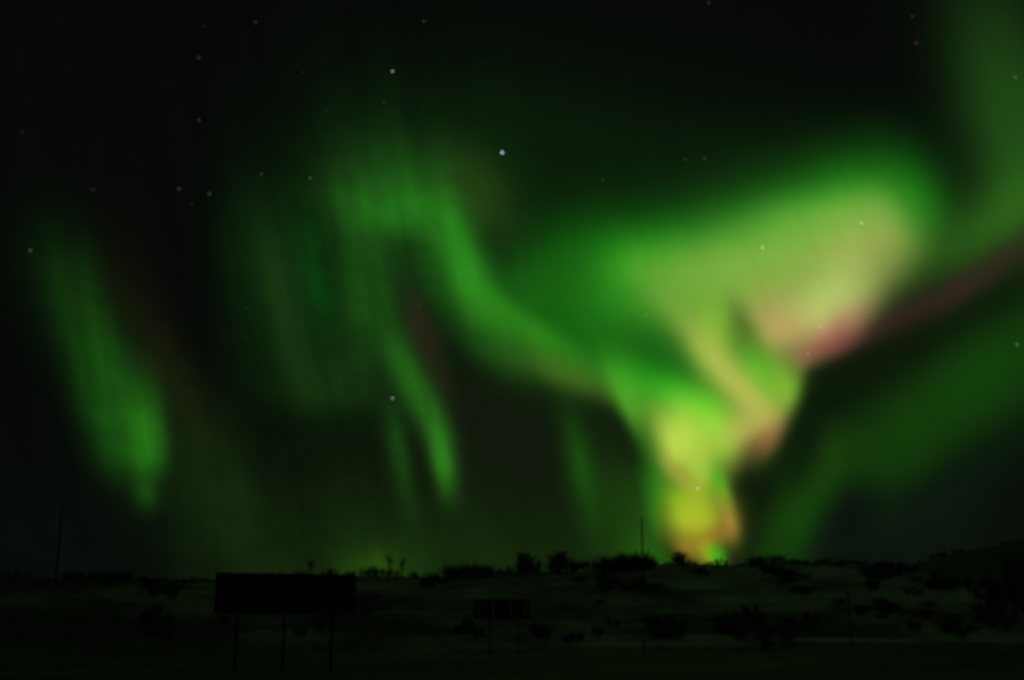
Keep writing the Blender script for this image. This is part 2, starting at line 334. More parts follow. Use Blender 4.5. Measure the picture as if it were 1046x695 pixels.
# wind-packed snow lying in drifts: bearing, distance, half width, half depth (m), cover
SNOW_PATCHES = [
    (8.77, 154.8, 3.9, 7.2, 0.95),
    (10.38, 140.8, 3.3, 4.5, 0.9),
    (8.24, 167.5, 2.2, 7.5, 0.6),
    (17.29, 142.5, 2.9, 3.6, 0.85),
    (10.75, 180.8, 3.6, 8.2, 0.7),
    (13.49, 132.8, 3.3, 8.6, 0.7),
    (13.27, 151.8, 2.5, 3.8, 0.6),
    (9.04, 97.2, 3.2, 2.6, 0.8),
    (3.56, 99.5, 3.3, 7.4, 0.7),
    (5.39, 95.8, 4.8, 1.5, 0.9),
    (-1.06, 95.0, 3.2, 2.2, 0.6),
    (0.79, 152.0, 8.9, 23.6, 0.4),
    (-3.83, 97.8, 3.3, 9.0, 0.5),
    (-10.22, 105.8, 4.4, 7.6, 0.5),
    (20.81, 141.8, 1.4, 6.1, 0.55),
    (19.47, 202.5, 2.4, 1.5, 0.6),
    (16.57, 119.8, 2.6, 5.0, 0.6),
    (18.66, 114.5, 1.3, 4.9, 0.6),
    (22.27, 173.5, 1.4, 7.4, 0.6),
    (16.5, 100.8, 6.7, 2.1, 0.8),
    (21.06, 102.8, 5.1, 15.6, 0.7),
    (-1.06, 93.8, 4.7, 1.5, 0.6),
]

def snow_cover(x, y):
    r = np.hypot(x, y); az = np.degrees(np.arctan2(x, y))
    slope = smooth(84, 112, r)
    n1 = fbm(x, y * 0.8, 22, 4, 51); n2 = fbm(x, y, 6, 3, 71)
    hill = np.clip(0.28 + 0.6 * n1 + 0.45 * n2, 0.04, 0.7) * (0.62 + 0.38 * smooth(-19, -10, az))
    plain = np.clip(0.24 + 0.16 * fbm(x, y, 12, 4, 91), 0.08, 0.5)
    c = plain * (1 - slope) + hill * slope
    c = np.where(r > 300, 0.16 + 0.12 * n1, c)
    for (a0, r0, w, d, v) in SNOW_PATCHES:
        cx, cy = r0 * math.sin(R(a0)), r0 * math.cos(R(a0))
        ux, uy = math.sin(R(a0)), math.cos(R(a0))
        along = (x - cx) * ux + (y - cy) * uy
        across = (x - cx) * uy - (y - cy) * ux
        e = (across / w) ** 2 + (along / d) ** 2 + 0.9 * n2 + 0.6 * n1
        m = np.exp(-np.maximum(e, 0) ** 1.5)
        c = c * (1 - m) + np.maximum(c, v * 0.82) * m
    return np.clip(c, 0, 1)

def build_ground():
    azs = np.concatenate([np.arange(-180, -40, 5.0), np.arange(-40, -26, 0.5), np.arange(-26, 26.01, 0.12),
                          np.arange(26.5, 40, 0.5), np.arange(40, 180, 5.0)])
    rs = np.concatenate([[0.6], np.geomspace(1.5, 40, 46), np.arange(41, 90, 0.9), np.arange(90, 230, 0.8),
                         np.geomspace(232, 700, 60), np.geomspace(720, 7000, 24)])
    A, Rr = np.meshgrid(np.radians(azs), rs)
    X, Y = Rr * np.sin(A), Rr * np.cos(A)
    Z = terrain(X, Y)
    nr, na = X.shape
    co = np.stack([X, Y, Z], -1).reshape(-1, 3)
    co = np.vstack([co, [[0, 0, 0]]])
    i = np.arange(nr - 1)[:, None] * na; j = np.arange(na)[None, :]; j2 = (j + 1) % na
    quads = np.stack([i + j, i + na + j, i + na + j2, i + j2], -1).reshape(-1, 4)
    me = bpy.data.meshes.new('ground')
    nq = len(quads)
    tris = np.stack([np.full(na, nr * na), np.arange(na), (np.arange(na) + 1) % na], -1)
    me.vertices.add(len(co)); me.vertices.foreach_set('co', co.astype(np.float32).ravel())
    loops = np.concatenate([quads.ravel(), tris.ravel()]).astype(np.int32)
    me.loops.add(len(loops)); me.loops.foreach_set('vertex_index', loops)
    me.polygons.add(nq + na)
    me.polygons.foreach_set('loop_start', np.concatenate([np.arange(nq) * 4, nq * 4 + np.arange(na) * 3]).astype(np.int32))
    me.polygons.foreach_set('use_smooth', np.ones(nq + na, bool))
    me.update(calc_edges=True); me.validate()
    at = me.attributes.new('snow_cover', 'FLOAT', 'POINT')
    at.data.foreach_set('value', snow_cover(co[:, 0], co[:, 1]).astype(np.float32))
    o = bpy.data.objects.new('ground', me); COL.objects.link(o); o['kind'] = 'structure'
    m = bpy.data.materials.new('snow_and_heath'); m.use_nodes = True
    t = m.node_tree; b = t.nodes['Principled BSDF']; b.inputs['Roughness'].default_value = 0.9
    att = t.nodes.new('ShaderNodeAttribute'); att.attribute_name = 'snow_cover'
    tcn = t.nodes.new('ShaderNodeTexCoord')
    n1 = t.nodes.new('ShaderNodeTexNoise'); n1.inputs['Scale'].default_value = 0.9; n1.inputs['Detail'].default_value = 8
    n1.inputs['Roughness'].default_value = 0.65
    t.links.new(tcn.outputs['Object'], n1.inputs['Vector'])
    def mm(op, a, bb):
        k = t.nodes.new('ShaderNodeMath'); k.operation = op; k.use_clamp = op == 'MULTIPLY'
        for q, v in enumerate((a, bb)):
            if isinstance(v, (int, float)): k.inputs[q].default_value = v
            else: t.links.new(v, k.inputs[q])
        return k.outputs[0]
    # tufts stick out of the snow where the cover is thin
    d = mm('ADD', mm('SUBTRACT', att.outputs['Fac'], n1.outputs['Fac']), 0.5)
    rmp = t.nodes.new('ShaderNodeMapRange'); rmp.interpolation_type = 'SMOOTHSTEP'
    rmp.inputs['From Min'].default_value = 0.02; rmp.inputs['From Max'].default_value = 0.85
    t.links.new(d, rmp.inputs['Value'])
    mx = t.nodes.new('ShaderNodeMix'); mx.data_type = 'RGBA'
    mx.inputs['A'].default_value = (0.05, 0.045, 0.035, 1); mx.inputs['B'].default_value = (0.66, 0.69, 0.72, 1)
    t.links.new(rmp.outputs['Result'], mx.inputs['Factor']); t.links.new(mx.outputs['Result'], b.inputs['Base Color'])
    bp = t.nodes.new('ShaderNodeBump'); bp.inputs['Strength'].default_value = 0.5; bp.inputs['Distance'].default_value = 0.2
    t.links.new(n1.outputs['Fac'], bp.inputs['Height']); t.links.new(bp.outputs[0], b.inputs['Normal'])
    me.materials.append(m)
    return o

build_ground()

def ground_z(x, y):
    return float(terrain(np.array([x]), np.array([y]))[0])

# ============================ mesh helpers ============================
def link(name, bm, mat, parent=None, smooth_faces=False):
    me = bpy.data.meshes.new(name); bm.to_mesh(me); bm.free()
    if smooth_faces:
        for p in me.polygons: p.use_smooth = True
    me.materials.append(mat)
    o = bpy.data.objects.new(name, me); COL.objects.link(o)
    if parent is not None: o.parent = parent
    return o

def tag(o, label, cat, group=None):
    o['label'] = label; o['category'] = cat
    if group: o['group'] = group
    return o

def thing(name, label, cat, loc, rotz=0, group=None):
    o = bpy.data.objects.new(name, None); COL.objects.link(o)
    o.location = loc; o.rotation_euler = (0, 0, rotz); o.empty_display_size = 0.3
    return tag(o, label, cat, group)

def add_box(bm, c, size, bevel=0.0):
    r = bmesh.ops.create_cube(bm, size=1.0)
    bmesh.ops.scale(bm, vec=size, verts=r['verts']); bmesh.ops.translate(bm, vec=c, verts=r['verts'])
    if bevel:
        es = {e for v in r['verts'] for e in v.link_edges}
        bmesh.ops.bevel(bm, geom=list(es), offset=bevel, segments=2, affect='EDGES')

def add_tube(bm, pts, radii, sides=6, cap=True):
    rings = []
    for k, p in enumerate(pts):
        d = (Vector(pts[min(k + 1, len(pts) - 1)]) - Vector(pts[max(k - 1, 0)])).normalized()
        a = d.orthogonal().normalized(); b = d.cross(a)
        rings.append([bm.verts.new(Vector(p) + (a * math.cos(q) + b * math.sin(q)) * radii[k])
                      for q in [2 * math.pi * i / sides for i in range(sides)]])
    for r0, r1 in zip(rings, rings[1:]):
        for i in range(sides):
            bm.faces.new((r0[i], r0[(i + 1) % sides], r1[(i + 1) % sides], r1[i]))
    if cap:
        bm.faces.new(rings[0][::-1]); bm.faces.new(rings[-1])

# ============================ billboard ============================
def billboard():
    # panel corners surveyed: left end (-13.07, 53), right end (-7.24, 55.5)
    lx, ly, rx, ry = BB_L[0], BB_L[1], BB_R[0], BB_R[1]
    yaw = math.atan2(ry - ly, rx - lx); W = math.hypot(rx - lx, ry - ly)
    cx, cy = (lx + rx) / 2, (ly + ry) / 2
    g = ground_z(cx, cy)
    t = thing('billboard', 'wide dark billboard on three thin posts, seen from its unlit side, left of centre', 'billboard', (cx, cy, g), yaw)
    z0, z1 = BB_Z0 - g, BB_Z1 - g; h = z1 - z0; zc = (z0 + z1) / 2
    bm = bmesh.new(); add_box(bm, (0, 0, zc), (W - 0.14, 0.06, h - 0.14))
    pn = link('panel', bm, M_PANEL, t)
    bm = bmesh.new()
    add_box(bm, (0, 0, z1 - 0.04), (W, 0.12, 0.08), 0.008); add_box(bm, (0, 0, z0 + 0.04), (W, 0.12, 0.08), 0.008)
    for s in (-1, 1): add_box(bm, (s * (W / 2 - 0.04), 0, zc), (0.08, 0.12, h - 0.165), 0.008)
    link('frame', bm, M_FRAME, t)
    for k in range(1, 6):
        bm = bmesh.new(); add_box(bm, (-W / 2 + W * k / 6, -0.036, zc), (0.035, 0.012, h - 0.17)); link('seam_strip', bm, M_FRAME, t)
    bm = bmesh.new(); add_box(bm, (W / 2 - 0.75, -0.036, z0 + 0.5), (0.62, 0.012, 0.52), 0.004)
    link('worn_patch', bm, M_RUST, t)
    for px, py in BB_POSTS:
        s = (px - cx) * math.cos(yaw) + (py - cy) * math.sin(yaw)
        x = cx + s * math.cos(yaw); y = cy + s * math.sin(yaw); gg = ground_z(x, y) - g
        bm = bmesh.new(); add_tube(bm, [(s, 0.13, gg - 0.3), (s, 0.13, z1 - 0.1)], [0.065, 0.06], 10)
        link('post', bm, M_POST, t, True)
    for zz in (z0 + 0.3, z1 - 0.3):
        bm = bmesh.new(); add_box(bm, (0, 0.045, zz), (W - 0.3, 0.03, 0.1), 0.004); link('rail', bm, M_FRAME, t)

BB_L, BB_R, BB_Z0, BB_Z1 = (-13.1, 53.0), (-7.24, 55.5), 2.53, 4.31
BB_POSTS = [(-12.13, 53.4), (-10.2, 54.25), (-8.18, 55.1)]
billboard()

# ============================ three panel sign ============================
def panel_sign():
    x0, x1, y, z0, z1 = (-2.70, 1.35, 83.0, 2.49, 3.77)
    cx = (x0 + x1) / 2; g = ground_z(cx, y)
    t = thing('information_sign', 'small dark sign of three boards on two posts below the middle of the ridge', 'sign', (cx, y, g), 0)
    W = x1 - x0; z0 -= g; z1 -= g; h = z1 - z0
    bm = bmesh.new()
    add_box(bm, (0, 0.03, z1 - 0.05), (W, 0.05, 0.10), 0.006); add_box(bm, (0, 0.03, z0 + 0.05), (W, 0.05, 0.10), 0.006)
    link('rail', bm, M_RAIL, t)
    for a, b in ((0.115, 0.32), (0.38, 0.635), (0.66, 0.88)):
        bm = bmesh.new(); add_box(bm, (-W / 2 + W * (a + b) / 2, -0.02, (z0 + z1) / 2), (W * (b - a), 0.04, h - 0.04), 0.006)
        link('board', bm, M_SIGN, t)
    bm = bmesh.new(); add_box(bm, (W * 0.44, -0.02, (z0 + z1) / 2), (W * 0.05, 0.04, h - 0.1), 0.006); link('side_board', bm, M_SIGN, t)
    bm = bmesh.new(); add_box(bm, (-W * 0.45, -0.02, (z0 + z1) / 2), (W * 0.05, 0.04, h - 0.2), 0.006); link('side_board', bm, M_RAIL, t)
    for px in (-1.54, 0.44):
        gg = ground_z(px, y) - g
        bm = bmesh.new(); add_tube(bm, [(px - cx, 0.11, gg - 0.3), (px - cx, 0.11, z1 + 0.02)], [0.06, 0.055], 10)
        link('post', bm, M_POST, t, True)
panel_sign()

# ============================ poles ============================
def pole(name, label, cat, x, y, top, lean=(0, 0), r0=0.15, r1=0.1, insulator=True):
    g = ground_z(x, y); h = top - g
    t = thing(name, label, cat, (x, y, g))
    bm = bmesh.new()
    pts = [(lean[0] * k * h, lean[1] * k * h, -0.4 + (h + 0.4) * k) for k in (0, .25, .5, .75, 1)]
    add_tube(bm, pts, [r0 + (r1 - r0) * k for k in (0, .25, .5, .75, 1)], 10)
    link('shaft', bm, M_POST, t, True)
    if insulator:
        bm = bmesh.new(); e = Vector(pts[-1])
        add_tube(bm, [e, e + Vector((0, 0, .14)), e + Vector((0, 0, .16)), e + Vector((0, 0, .24)), e + Vector((0, 0, .28))], [.02, .02, .06, .05, .02], 8)
        link('insulator', bm, M_CAP, t, True)
    return t
pole('utility_pole', 'lone slightly leaning wooden pole standing on the left ridge', 'pole', -60.45, 158.89, 18.25, (-0.008, 0))
pole('utility_pole', 'tall wooden pole rising from the bush clump beside the aurora column', 'pole', 18.29, 167.0, 16.9)
pole('wooden_post', 'thin wooden post by the snow bank on the right slope', 'post', 22.08, 78.97, 4.3, (0, 0), 0.045, 0.06, False)
pole('marker_post', 'short marker post on the plain below the tall ridge pole', 'post', 9.07, 83.51, 1.05, (0, 0), 0.06, 0.05, False)

# ============================ bushes and small trees ============================
def rnd_dir(base, spread):
    v = Vector((random.gauss(0, 1), random.gauss(0, 1), random.gauss(0, 1))).normalized()
    return (base + v * spread).normalized()

def grow(bm, p, d, length, rad, depth, kids, spread, up):
    n = 3; pts = [p.copy()]; q = p.copy(); dd = d.copy()
    for k in range(n):
        dd = rnd_dir(dd + Vector((0, 0, up)), 0.22); q = q + dd * (length / n); pts.append(q.copy())
    add_tube(bm, pts, [rad, rad * .8, rad * .6, rad * .35], 3, False)
    if depth <= 0: return
    for k in range(kids[depth - 1]):
        f = random.uniform(0.25, 1.0) * n; i = min(int(f), n - 1); s = pts[i].lerp(pts[i + 1], f - i)
        grow(bm, s, rnd_dir(d, spread), length * random.uniform(.38, .62), rad * .62, depth - 1, kids, spread, up)

def fit_unit(bms):
    co = np.array([v.co[:] for v in bms[-1].verts])
    zs = np.percentile(co[:, 2], 96); xs = np.percentile(np.hypot(co[:, 0], co[:, 1]), 90)
    for b in bms:
        for v in b.verts: v.co = Vector((v.co.x / xs * .5, v.co.y / xs * .5, v.co.z / zs))

def bush_mesh(seed, stems, flare):
    random.seed(seed); bm = bmesh.new()
    for k in range(stems):
        a = random.uniform(0, 6.283); f = flare * math.sqrt(random.uniform(0.02, 1))
        d = Vector((math.cos(a) * f, math.sin(a) * f, 1)).normalized()
        p = Vector((math.cos(a), math.sin(a), 0)) * random.uniform(0, .28) + Vector((0, 0, -0.06))
        grow(bm, p, d, random.uniform(.5, .78) * (1.0 - 0.18 * f), 0.0135, 2, (6, 8), 0.85, 0.08)
    fit_unit([bm])
    return bm

BUSHES = []
for s, st, fl in ((11, 16, 1.0), (12, 15, 1.4), (13, 17, .9), (14, 16, 1.7), (15, 16, 1.2)):
    me_o = link('bush', bush_mesh(s, st, fl), M_TWIG)
    BUSHES.append(me_o.data); bpy.data.objects.remove(me_o)

def tree_meshes(seed, slim):
    random.seed(seed)
    tb, cb = bmesh.new(), bmesh.new()
    n = 1 if slim else 3
    for k in range(n):
        a = random.uniform(0, 6.283); f = 0.05 if slim else .28
        pts = [Vector((0, 0, -.06))]; d = Vector((math.cos(a) * f, math.sin(a) * f, 1)).normalized()
        for i in range(5): d = rnd_dir(d, .1); pts.append(pts[-1] + d * .19)
        add_tube(tb, pts, [.03, .026, .021, .016, .011, .005], 6)
        for j in range(16 if slim else 20):
            fpos = random.uniform(1.2, 4.9); i = int(fpos); s = pts[i].lerp(pts[i + 1], fpos - i)
            b = random.uniform(0, 6.283)
            grow(cb, s, Vector((math.cos(b), math.sin(b), random.uniform(.3, 1.0))).normalized(), random.uniform(.18, .36), .014, 2, (5, 6), .8, .06)
    fit_unit([tb, cb])
    return tb, cb

TREES = []
for s, slim in ((31, False), (32, True)):
    tb, cb = tree_meshes(s, slim)
    a, b = link('trunk', tb, M_BARK), link('crown', cb, M_TWIG)
    TREES.append((a.data, b.data)); bpy.data.objects.remove(a); bpy.data.objects.remove(b)

PLANT_LABELS = [
    ('leafless low bush on the dim ridge crest left of the billboard', 'bushes on the crest left of the billboard'),
    ('leafless bush on the crest directly behind the billboard', 'bushes behind the billboard'),
    ('bare bush on the crest between the billboard and the middle of the ridge', 'bushes on the crest right of the billboard'),
    ('bare rounded bush on the mid ridge crest left of the tall pole', 'bushes on the mid ridge crest'),
    ('bare bush in the dense clump around the foot of the tall ridge pole', 'bushes round the ridge pole'),
    ('small bare bush on the crest under the yellow aurora column', 'bushes under the aurora column'),
    ('low bare bush on the ridge crest right of the aurora column', 'bushes on the right ridge crest'),
    ('thin tall leafless sapling standing above the bushes just right of the billboard', None),
    ('second thin leafless sapling, right of the tallest one beside the billboard', None),
    ('thin leafless sapling whose tip shows over the billboard top edge', None),
    ('lacy leafless birch on the mid crest, left one of two round crowned birches', None),
    ('round crowned leafless birch, right one of two birches on the mid crest', None),
    ('small dark leafless birch silhouetted against the orange foot of the aurora', None),
    ('small pointed dark bush at the right foot of the yellow green aurora tip', None),
    ('dark scrub bush on the slope under the left ridge crest', 'scrub on the left slope'),
    ('dark scrub bush on the slope behind the billboard posts', 'scrub behind the billboard posts'),
    ('dark scrub bush in the clump on the slope below the ridge pole', 'scrub below the ridge pole'),
    ('dark bush at the foot of the slope beside the three panel sign', 'bushes beside the three panel sign'),
    ('dark bush at the slope foot between the small sign and the right thicket', 'bushes left of the right snow bank'),
    ('dark scrub bush in the broad thicket on the slope right of the aurora column', 'scrub on the right slope'),
    ('dark bush on the foot of the slope above the right snow bank', 'bushes above the right snow bank'),
    ('tall dark willow bush in the thicket at the far right of the slope', 'thicket at the far right'),
    ('tiny dark bush on the skyline of the distant hill at the far right', 'bushes on the distant right hill'),
]
PLANTS = [
    (-22.963, 188.2, 1.06, 1.35, 4, 0.59, 0),
    (-22.626, 188.0, 0.78, 1.36, 3, 0.44, 0),
    (-22.457, 188.2, 1.17, 1.4, 1, 3.96, 0),
    (-22.065, 188.5, 1.02, 1.33, 1, 0.29, 0),
    (-20.432, 175.0, 0.83, 1.46, 2, 3.52, 0),
    (-20.211, 185.5, 1.15, 1.63, 0, 3.44, 0),
    (-20.08, 186.0, 0.92, 2.18, 3, 4.88, 0),
    (-19.724, 170.2, 0.93, 1.55, 1, 4.39, 0),
    (-19.512, 175.5, 1.06, 2.26, 3, 1.81, 0),
    (-19.098, 185.0, 1.05, 2.25, 1, 5.86, 0),
    (-18.943, 169.5, 0.77, 1.86, 2, 2.14, 0),
    (-18.697, 178.2, 1.24, 1.44, 0, 5.93, 0),
    (-18.403, 177.2, 0.79, 2.1, 4, 6.24, 0),
    (-18.065, 179.5, 1.0, 2.09, 0, 5.91, 0),
    (-17.894, 177.5, 1.05, 1.59, 2, 0.81, 0),
    (-17.65, 179.5, 1.29, 1.46, 3, 2.52, 0),
    (-17.229, 183.0, 0.6, 1.76, 3, 6.2, 0),
    (-16.617, 180.5, 0.53, 1.3, 1, 1.46, 0),
    (-16.319, 179.2, 0.64, 1.46, 0, 0.91, 0),
    (-15.741, 172.0, 0.53, 1.28, 4, 5.97, 0),
    (-15.228, 168.2, 0.56, 1.89, 4, 2.46, 0),
    (-14.862, 185.0, 0.67, 1.32, 0, 6.18, 0),
    (-14.378, 185.5, 0.66, 1.36, 4, 0.95, 0),
    (-13.572, 189.5, 0.66, 2.13, 4, 2.36, 1),
    (-12.706, 189.8, 1.03, 1.75, 0, 5.33, 1),
    (-11.919, 189.8, 0.96, 1.37, 0, 4.71, 1),
    (-11.429, 190.0, 1.09, 1.79, 1, 5.97, 1),
    (-10.917, 190.5, 1.0, 1.32, 4, 1.87, 1),
    (-10.242, 190.2, 1.19, 1.8, 1, 2.23, 1),
    (-9.829, 189.8, 0.97, 1.91, 4, 5.1, 1),
    (-8.825, 188.8, 1.16, 2.07, 1, 1.26, 1),
    (-8.445, 188.8, 1.28, 2.04, 3, 1.63, 1),
    (-7.716, 188.2, 0.93, 2.18, 2, 6.0, 1),
    (-7.12, 188.2, 1.27, 1.47, 1, 3.03, 2),
    (-6.728, 188.0, 1.12, 2.15, 2, 5.02, 2),
    (-6.655, 188.0, 1.7, 2.03, 1, 3.0, 2),
    (-6.373, 187.8, 1.33, 2.04, 3, 2.91, 2),
    (-5.992, 187.2, 1.22, 2.22, 0, 0.95, 2),
    (-5.695, 187.2, 1.21, 2.06, 3, 4.13, 2),
    (-5.391, 187.2, 0.68, 1.12, 0, 3.31, 2),
    (-4.755, 187.8, 0.92, 1.51, 1, 0.18, 2),
    (-4.571, 187.8, 0.88, 1.27, 4, 2.63, 2),
    (-4.201, 163.8, 1.31, 1.57, 4, 5.12, 2),
    (-3.897, 165.2, 1.62, 1.36, 1, 3.29, 2),
    (-3.758, 181.8, 1.35, 1.39, 1, 1.08, 2),
    (-3.439, 178.0, 1.55, 1.61, 4, 3.33, 2),
    (-3.154, 181.8, 2.23, 2.38, 1, 1.74, 2),
    (-2.855, 183.5, 2.0, 3.17, 0, 2.78, 2),
    (-2.642, 183.8, 1.96, 3.1, 3, 3.19, 2),
    (-2.36, 183.8, 1.76, 2.91, 2, 5.8, 2),
    (-2.1, 186.0, 1.93, 2.83, 3, 2.78, 2),
    (-2.016, 185.8, 1.64, 3.11, 0, 5.63, 2),
    (-1.755, 181.0, 2.05, 2.46, 1, 6.08, 2),
    (-1.498, 179.8, 1.83, 2.81, 1, 1.01, 2),
    (-1.213, 183.0, 1.82, 2.55, 2, 0.58, 2),
    (-0.958, 186.8, 1.08, 1.83, 3, 2.08, 3),
    (-0.591, 186.2, 0.83, 2.05, 1, 6.1, 3),
    (-0.413, 186.0, 0.82, 1.88, 2, 4.75, 3),
    (0.066, 185.2, 1.21, 2.0, 3, 0.94, 3),
    (0.344, 185.2, 1.97, 1.65, 0, 5.02, 3),
    (0.444, 185.5, 1.63, 1.59, 0, 5.03, 3),
    (0.669, 185.8, 1.47, 2.26, 3, 0.07, 3),
    (1.09, 186.2, 2.15, 2.08, 0, 3.31, 3),
    (1.186, 186.5, 1.55, 1.63, 1, 5.85, 3),
    (1.787, 187.8, 1.76, 2.11, 1, 1.7, 3),
    (2.065, 188.0, 1.63, 1.77, 4, 3.46, 3),
    (2.189, 188.0, 2.34, 1.84, 3, 4.12, 3),
    (2.501, 188.2, 2.38, 2.01, 1, 6.17, 3),
    (2.705, 188.5, 2.17, 2.27, 3, 6.21, 3),
    (2.999, 189.5, 1.46, 2.22, 2, 2.71, 3),
    (3.067, 190.0, 1.76, 2.11, 2, 3.76, 3),
    (3.467, 191.2, 1.61, 1.89, 0, 1.65, 3),
    (3.789, 191.8, 1.91, 1.87, 2, 1.37, 3),
    (3.889, 191.8, 1.54, 1.9, 1, 1.56, 3),
    (4.28, 191.5, 2.13, 1.77, 4, 0.26, 3),
    (4.374, 188.5, 1.91, 3.63, 4, 5.36, 4),
    (4.57, 183.2, 2.2, 3.55, 2, 4.53, 4),
    (4.801, 188.8, 2.16, 3.07, 4, 3.94, 4),
    (5.012, 184.8, 1.81, 3.48, 4, 3.57, 4),
    (5.206, 191.2, 2.23, 3.96, 1, 0.53, 4),
    (5.272, 186.0, 2.35, 3.32, 3, 3.51, 4),
    (5.536, 186.0, 2.17, 3.46, 0, 2.87, 4),
    (5.633, 184.2, 2.29, 2.93, 4, 0.41, 4),
    (5.911, 189.8, 1.82, 3.25, 1, 1.45, 4),
    (6.076, 187.5, 2.29, 2.97, 2, 4.82, 4),
    (6.249, 186.5, 1.79, 3.04, 2, 4.09, 4),
    (6.439, 186.8, 1.83, 3.47, 3, 1.69, 4),
    (6.614, 186.5, 2.17, 3.22, 4, 1.79, 4),
    (6.809, 192.2, 0.65, 1.25, 2, 6.14, 4),
    (7.446, 192.8, 0.57, 1.39, 3, 6.24, 4),
    (7.813, 192.8, 1.44, 1.2, 0, 0.89, 5),
    (8.12, 192.8, 1.05, 1.68, 4, 1.76, 5),
    (8.305, 193.0, 1.23, 1.72, 3, 0.16, 5),
    (8.669, 193.5, 0.72, 1.14, 1, 2.61, 5),
    (9.286, 193.2, 0.66, 1.15, 2, 5.27, 5),
    (9.664, 192.5, 0.84, 1.42, 2, 1.59, 5),
    (10.117, 191.8, 0.91, 1.02, 3, 4.75, 5),
    (10.887, 191.5, 0.51, 1.3, 1, 1.57, 5),
    (11.242, 191.0, 1.07, 1.93, 3, 5.55, 6),
    (11.577, 190.5, 1.42, 2.38, 4, 1.28, 6),
    (11.673, 190.5, 1.17, 2.12, 1, 4.05, 6),
    (11.944, 189.8, 1.42, 1.72, 3, 2.61, 6),
    (12.175, 189.0, 1.32, 2.13, 3, 4.12, 6),
    (12.41, 188.2, 1.15, 1.73, 1, 0.47, 6),
    (12.678, 187.8, 1.22, 1.96, 2, 6.26, 6),
    (12.953, 185.2, 0.56, 1.52, 2, 3.49, 6),
    (13.262, 181.8, 0.84, 1.61, 0, 4.71, 6),
    (13.634, 180.8, 0.7, 1.79, 2, 4.72, 6),
    (14.002, 179.5, 0.62, 2.11, 4, 3.95, 6),
    (14.451, 182.0, 0.59, 1.66, 3, 4.06, 6),
    (14.675, 181.2, 0.84, 2.43, 1, 0.2, 6),
    (15.088, 171.8, 0.65, 1.91, 0, 0.46, 6),
    (15.488, 171.2, 0.67, 1.79, 3, 1.56, 6),
    (15.614, 181.2, 0.7, 2.12, 3, 0.53, 6),
    (16.133, 182.2, 0.52, 2.01, 0, 4.05, 6),
    (16.341, 181.5, 0.58, 2.08, 0, 0.62, 6),
    (16.666, 171.2, 0.52, 1.58, 4, 0.01, 6),
    (17.062, 171.2, 0.56, 1.63, 1, 2.98, 6),
    (17.322, 177.5, 0.89, 2.1, 2, 0.35, 6),
    (17.632, 172.8, 0.73, 1.4, 1, 4.19, 6),
    (18.158, 180.0, 0.47, 1.74, 3, 2.28, 6),
    (-5.837, 192.2, 3.27, 1.47, 6, 2.49, 7),
    (-5.233, 191.2, 2.76, 1.3, 6, 0.04, 8),
    (-9.513, 193.2, 2.79, 1.15, 6, 1.83, 9),
    (0.703, 186.5, 3.01, 2.69, 5, 5.31, 10),
    (2.249, 185.8, 3.16, 3.0, 5, 0.42, 11),
    (7.977, 195.2, 1.99, 2.16, 5, 3.11, 12),
    (9.854, 193.8, 1.15, 1.32, 2, 1.26, 13),
    (-18.34, 170.5, 0.78, 1.53, 2, 0.68, 14),
    (-18.652, 160.5, 0.91, 1.62, 0, 5.96, 14),
    (-19.756, 167.0, 0.66, 2.11, 1, 2.61, 14),
    (-18.471, 170.5, 0.78, 1.92, 2, 4.6, 14),
    (-16.785, 156.2, 1.29, 2.39, 0, 1.96, 14),
    (-15.821, 148.0, 1.25, 1.95, 0, 0.02, 14),
    (-16.895, 153.0, 1.28, 1.69, 1, 2.39, 14),
    (-15.74, 155.0, 1.21, 1.67, 3, 1.23, 14),
    (-16.273, 152.0, 0.94, 2.31, 3, 0.19, 14),
    (-16.566, 147.8, 1.14, 1.55, 0, 2.91, 14),
    (-16.125, 153.2, 0.96, 2.56, 0, 1.65, 14),
    (-15.92, 119.0, 0.95, 1.32, 4, 5.76, 14),
    (-16.052, 102.8, 0.71, 1.28, 3, 4.49, 14),
    (-16.423, 106.5, 1.08, 1.76, 3, 0.83, 14),
    (-16.414, 128.8, 1.38, 1.66, 1, 3.81, 14),
    (-16.751, 118.2, 0.99, 1.86, 0, 3.21, 14),
    (-16.627, 122.8, 1.05, 1.83, 3, 3.47, 14),
    (-13.403, 126.8, 0.68, 1.24, 3, 1.09, 15),
    (-13.483, 120.5, 0.89, 1.04, 4, 5.32, 15),
    (-11.16, 144.5, 0.7, 1.25, 4, 1.68, 15),
    (-11.673, 144.0, 0.6, 1.19, 1, 0.96, 15),
    (-9.027, 109.0, 0.68, 1.02, 1, 3.19, 15),
    (-9.901, 104.5, 0.77, 1.24, 0, 0.03, 15),
    (-9.041, 116.8, 0.77, 1.08, 2, 1.46, 15),
    (-8.143, 139.5, 0.87, 1.21, 0, 2.34, 15),
    (-6.654, 143.0, 0.61, 1.66, 0, 0.66, 15),
    (-7.143, 139.0, 0.58, 1.32, 1, 0.28, 15),
    (-6.882, 127.2, 0.79, 1.5, 3, 4.26, 15),
    (-7.91, 147.5, 0.6, 1.73, 4, 3.04, 15),
    (-3.864, 155.2, 1.05, 1.42, 4, 0.57, 2),
    (-4.149, 158.8, 0.98, 1.54, 2, 2.62, 2),
    (-3.314, 179.5, 0.92, 2.11, 2, 4.05, 2),
    (4.947, 150.5, 1.25, 1.8, 1, 2.66, 16),
    (6.021, 149.5, 1.21, 1.81, 1, 0.82, 16),
    (5.987, 149.5, 1.05, 2.22, 4, 1.08, 16),
    (4.842, 154.2, 0.88, 1.5, 3, 3.08, 16),
    (4.465, 155.0, 1.29, 2.35, 3, 1.98, 16),
    (5.487, 147.0, 0.79, 2.0, 1, 4.02, 16),
    (6.108, 147.2, 1.06, 1.55, 3, 1.15, 16),
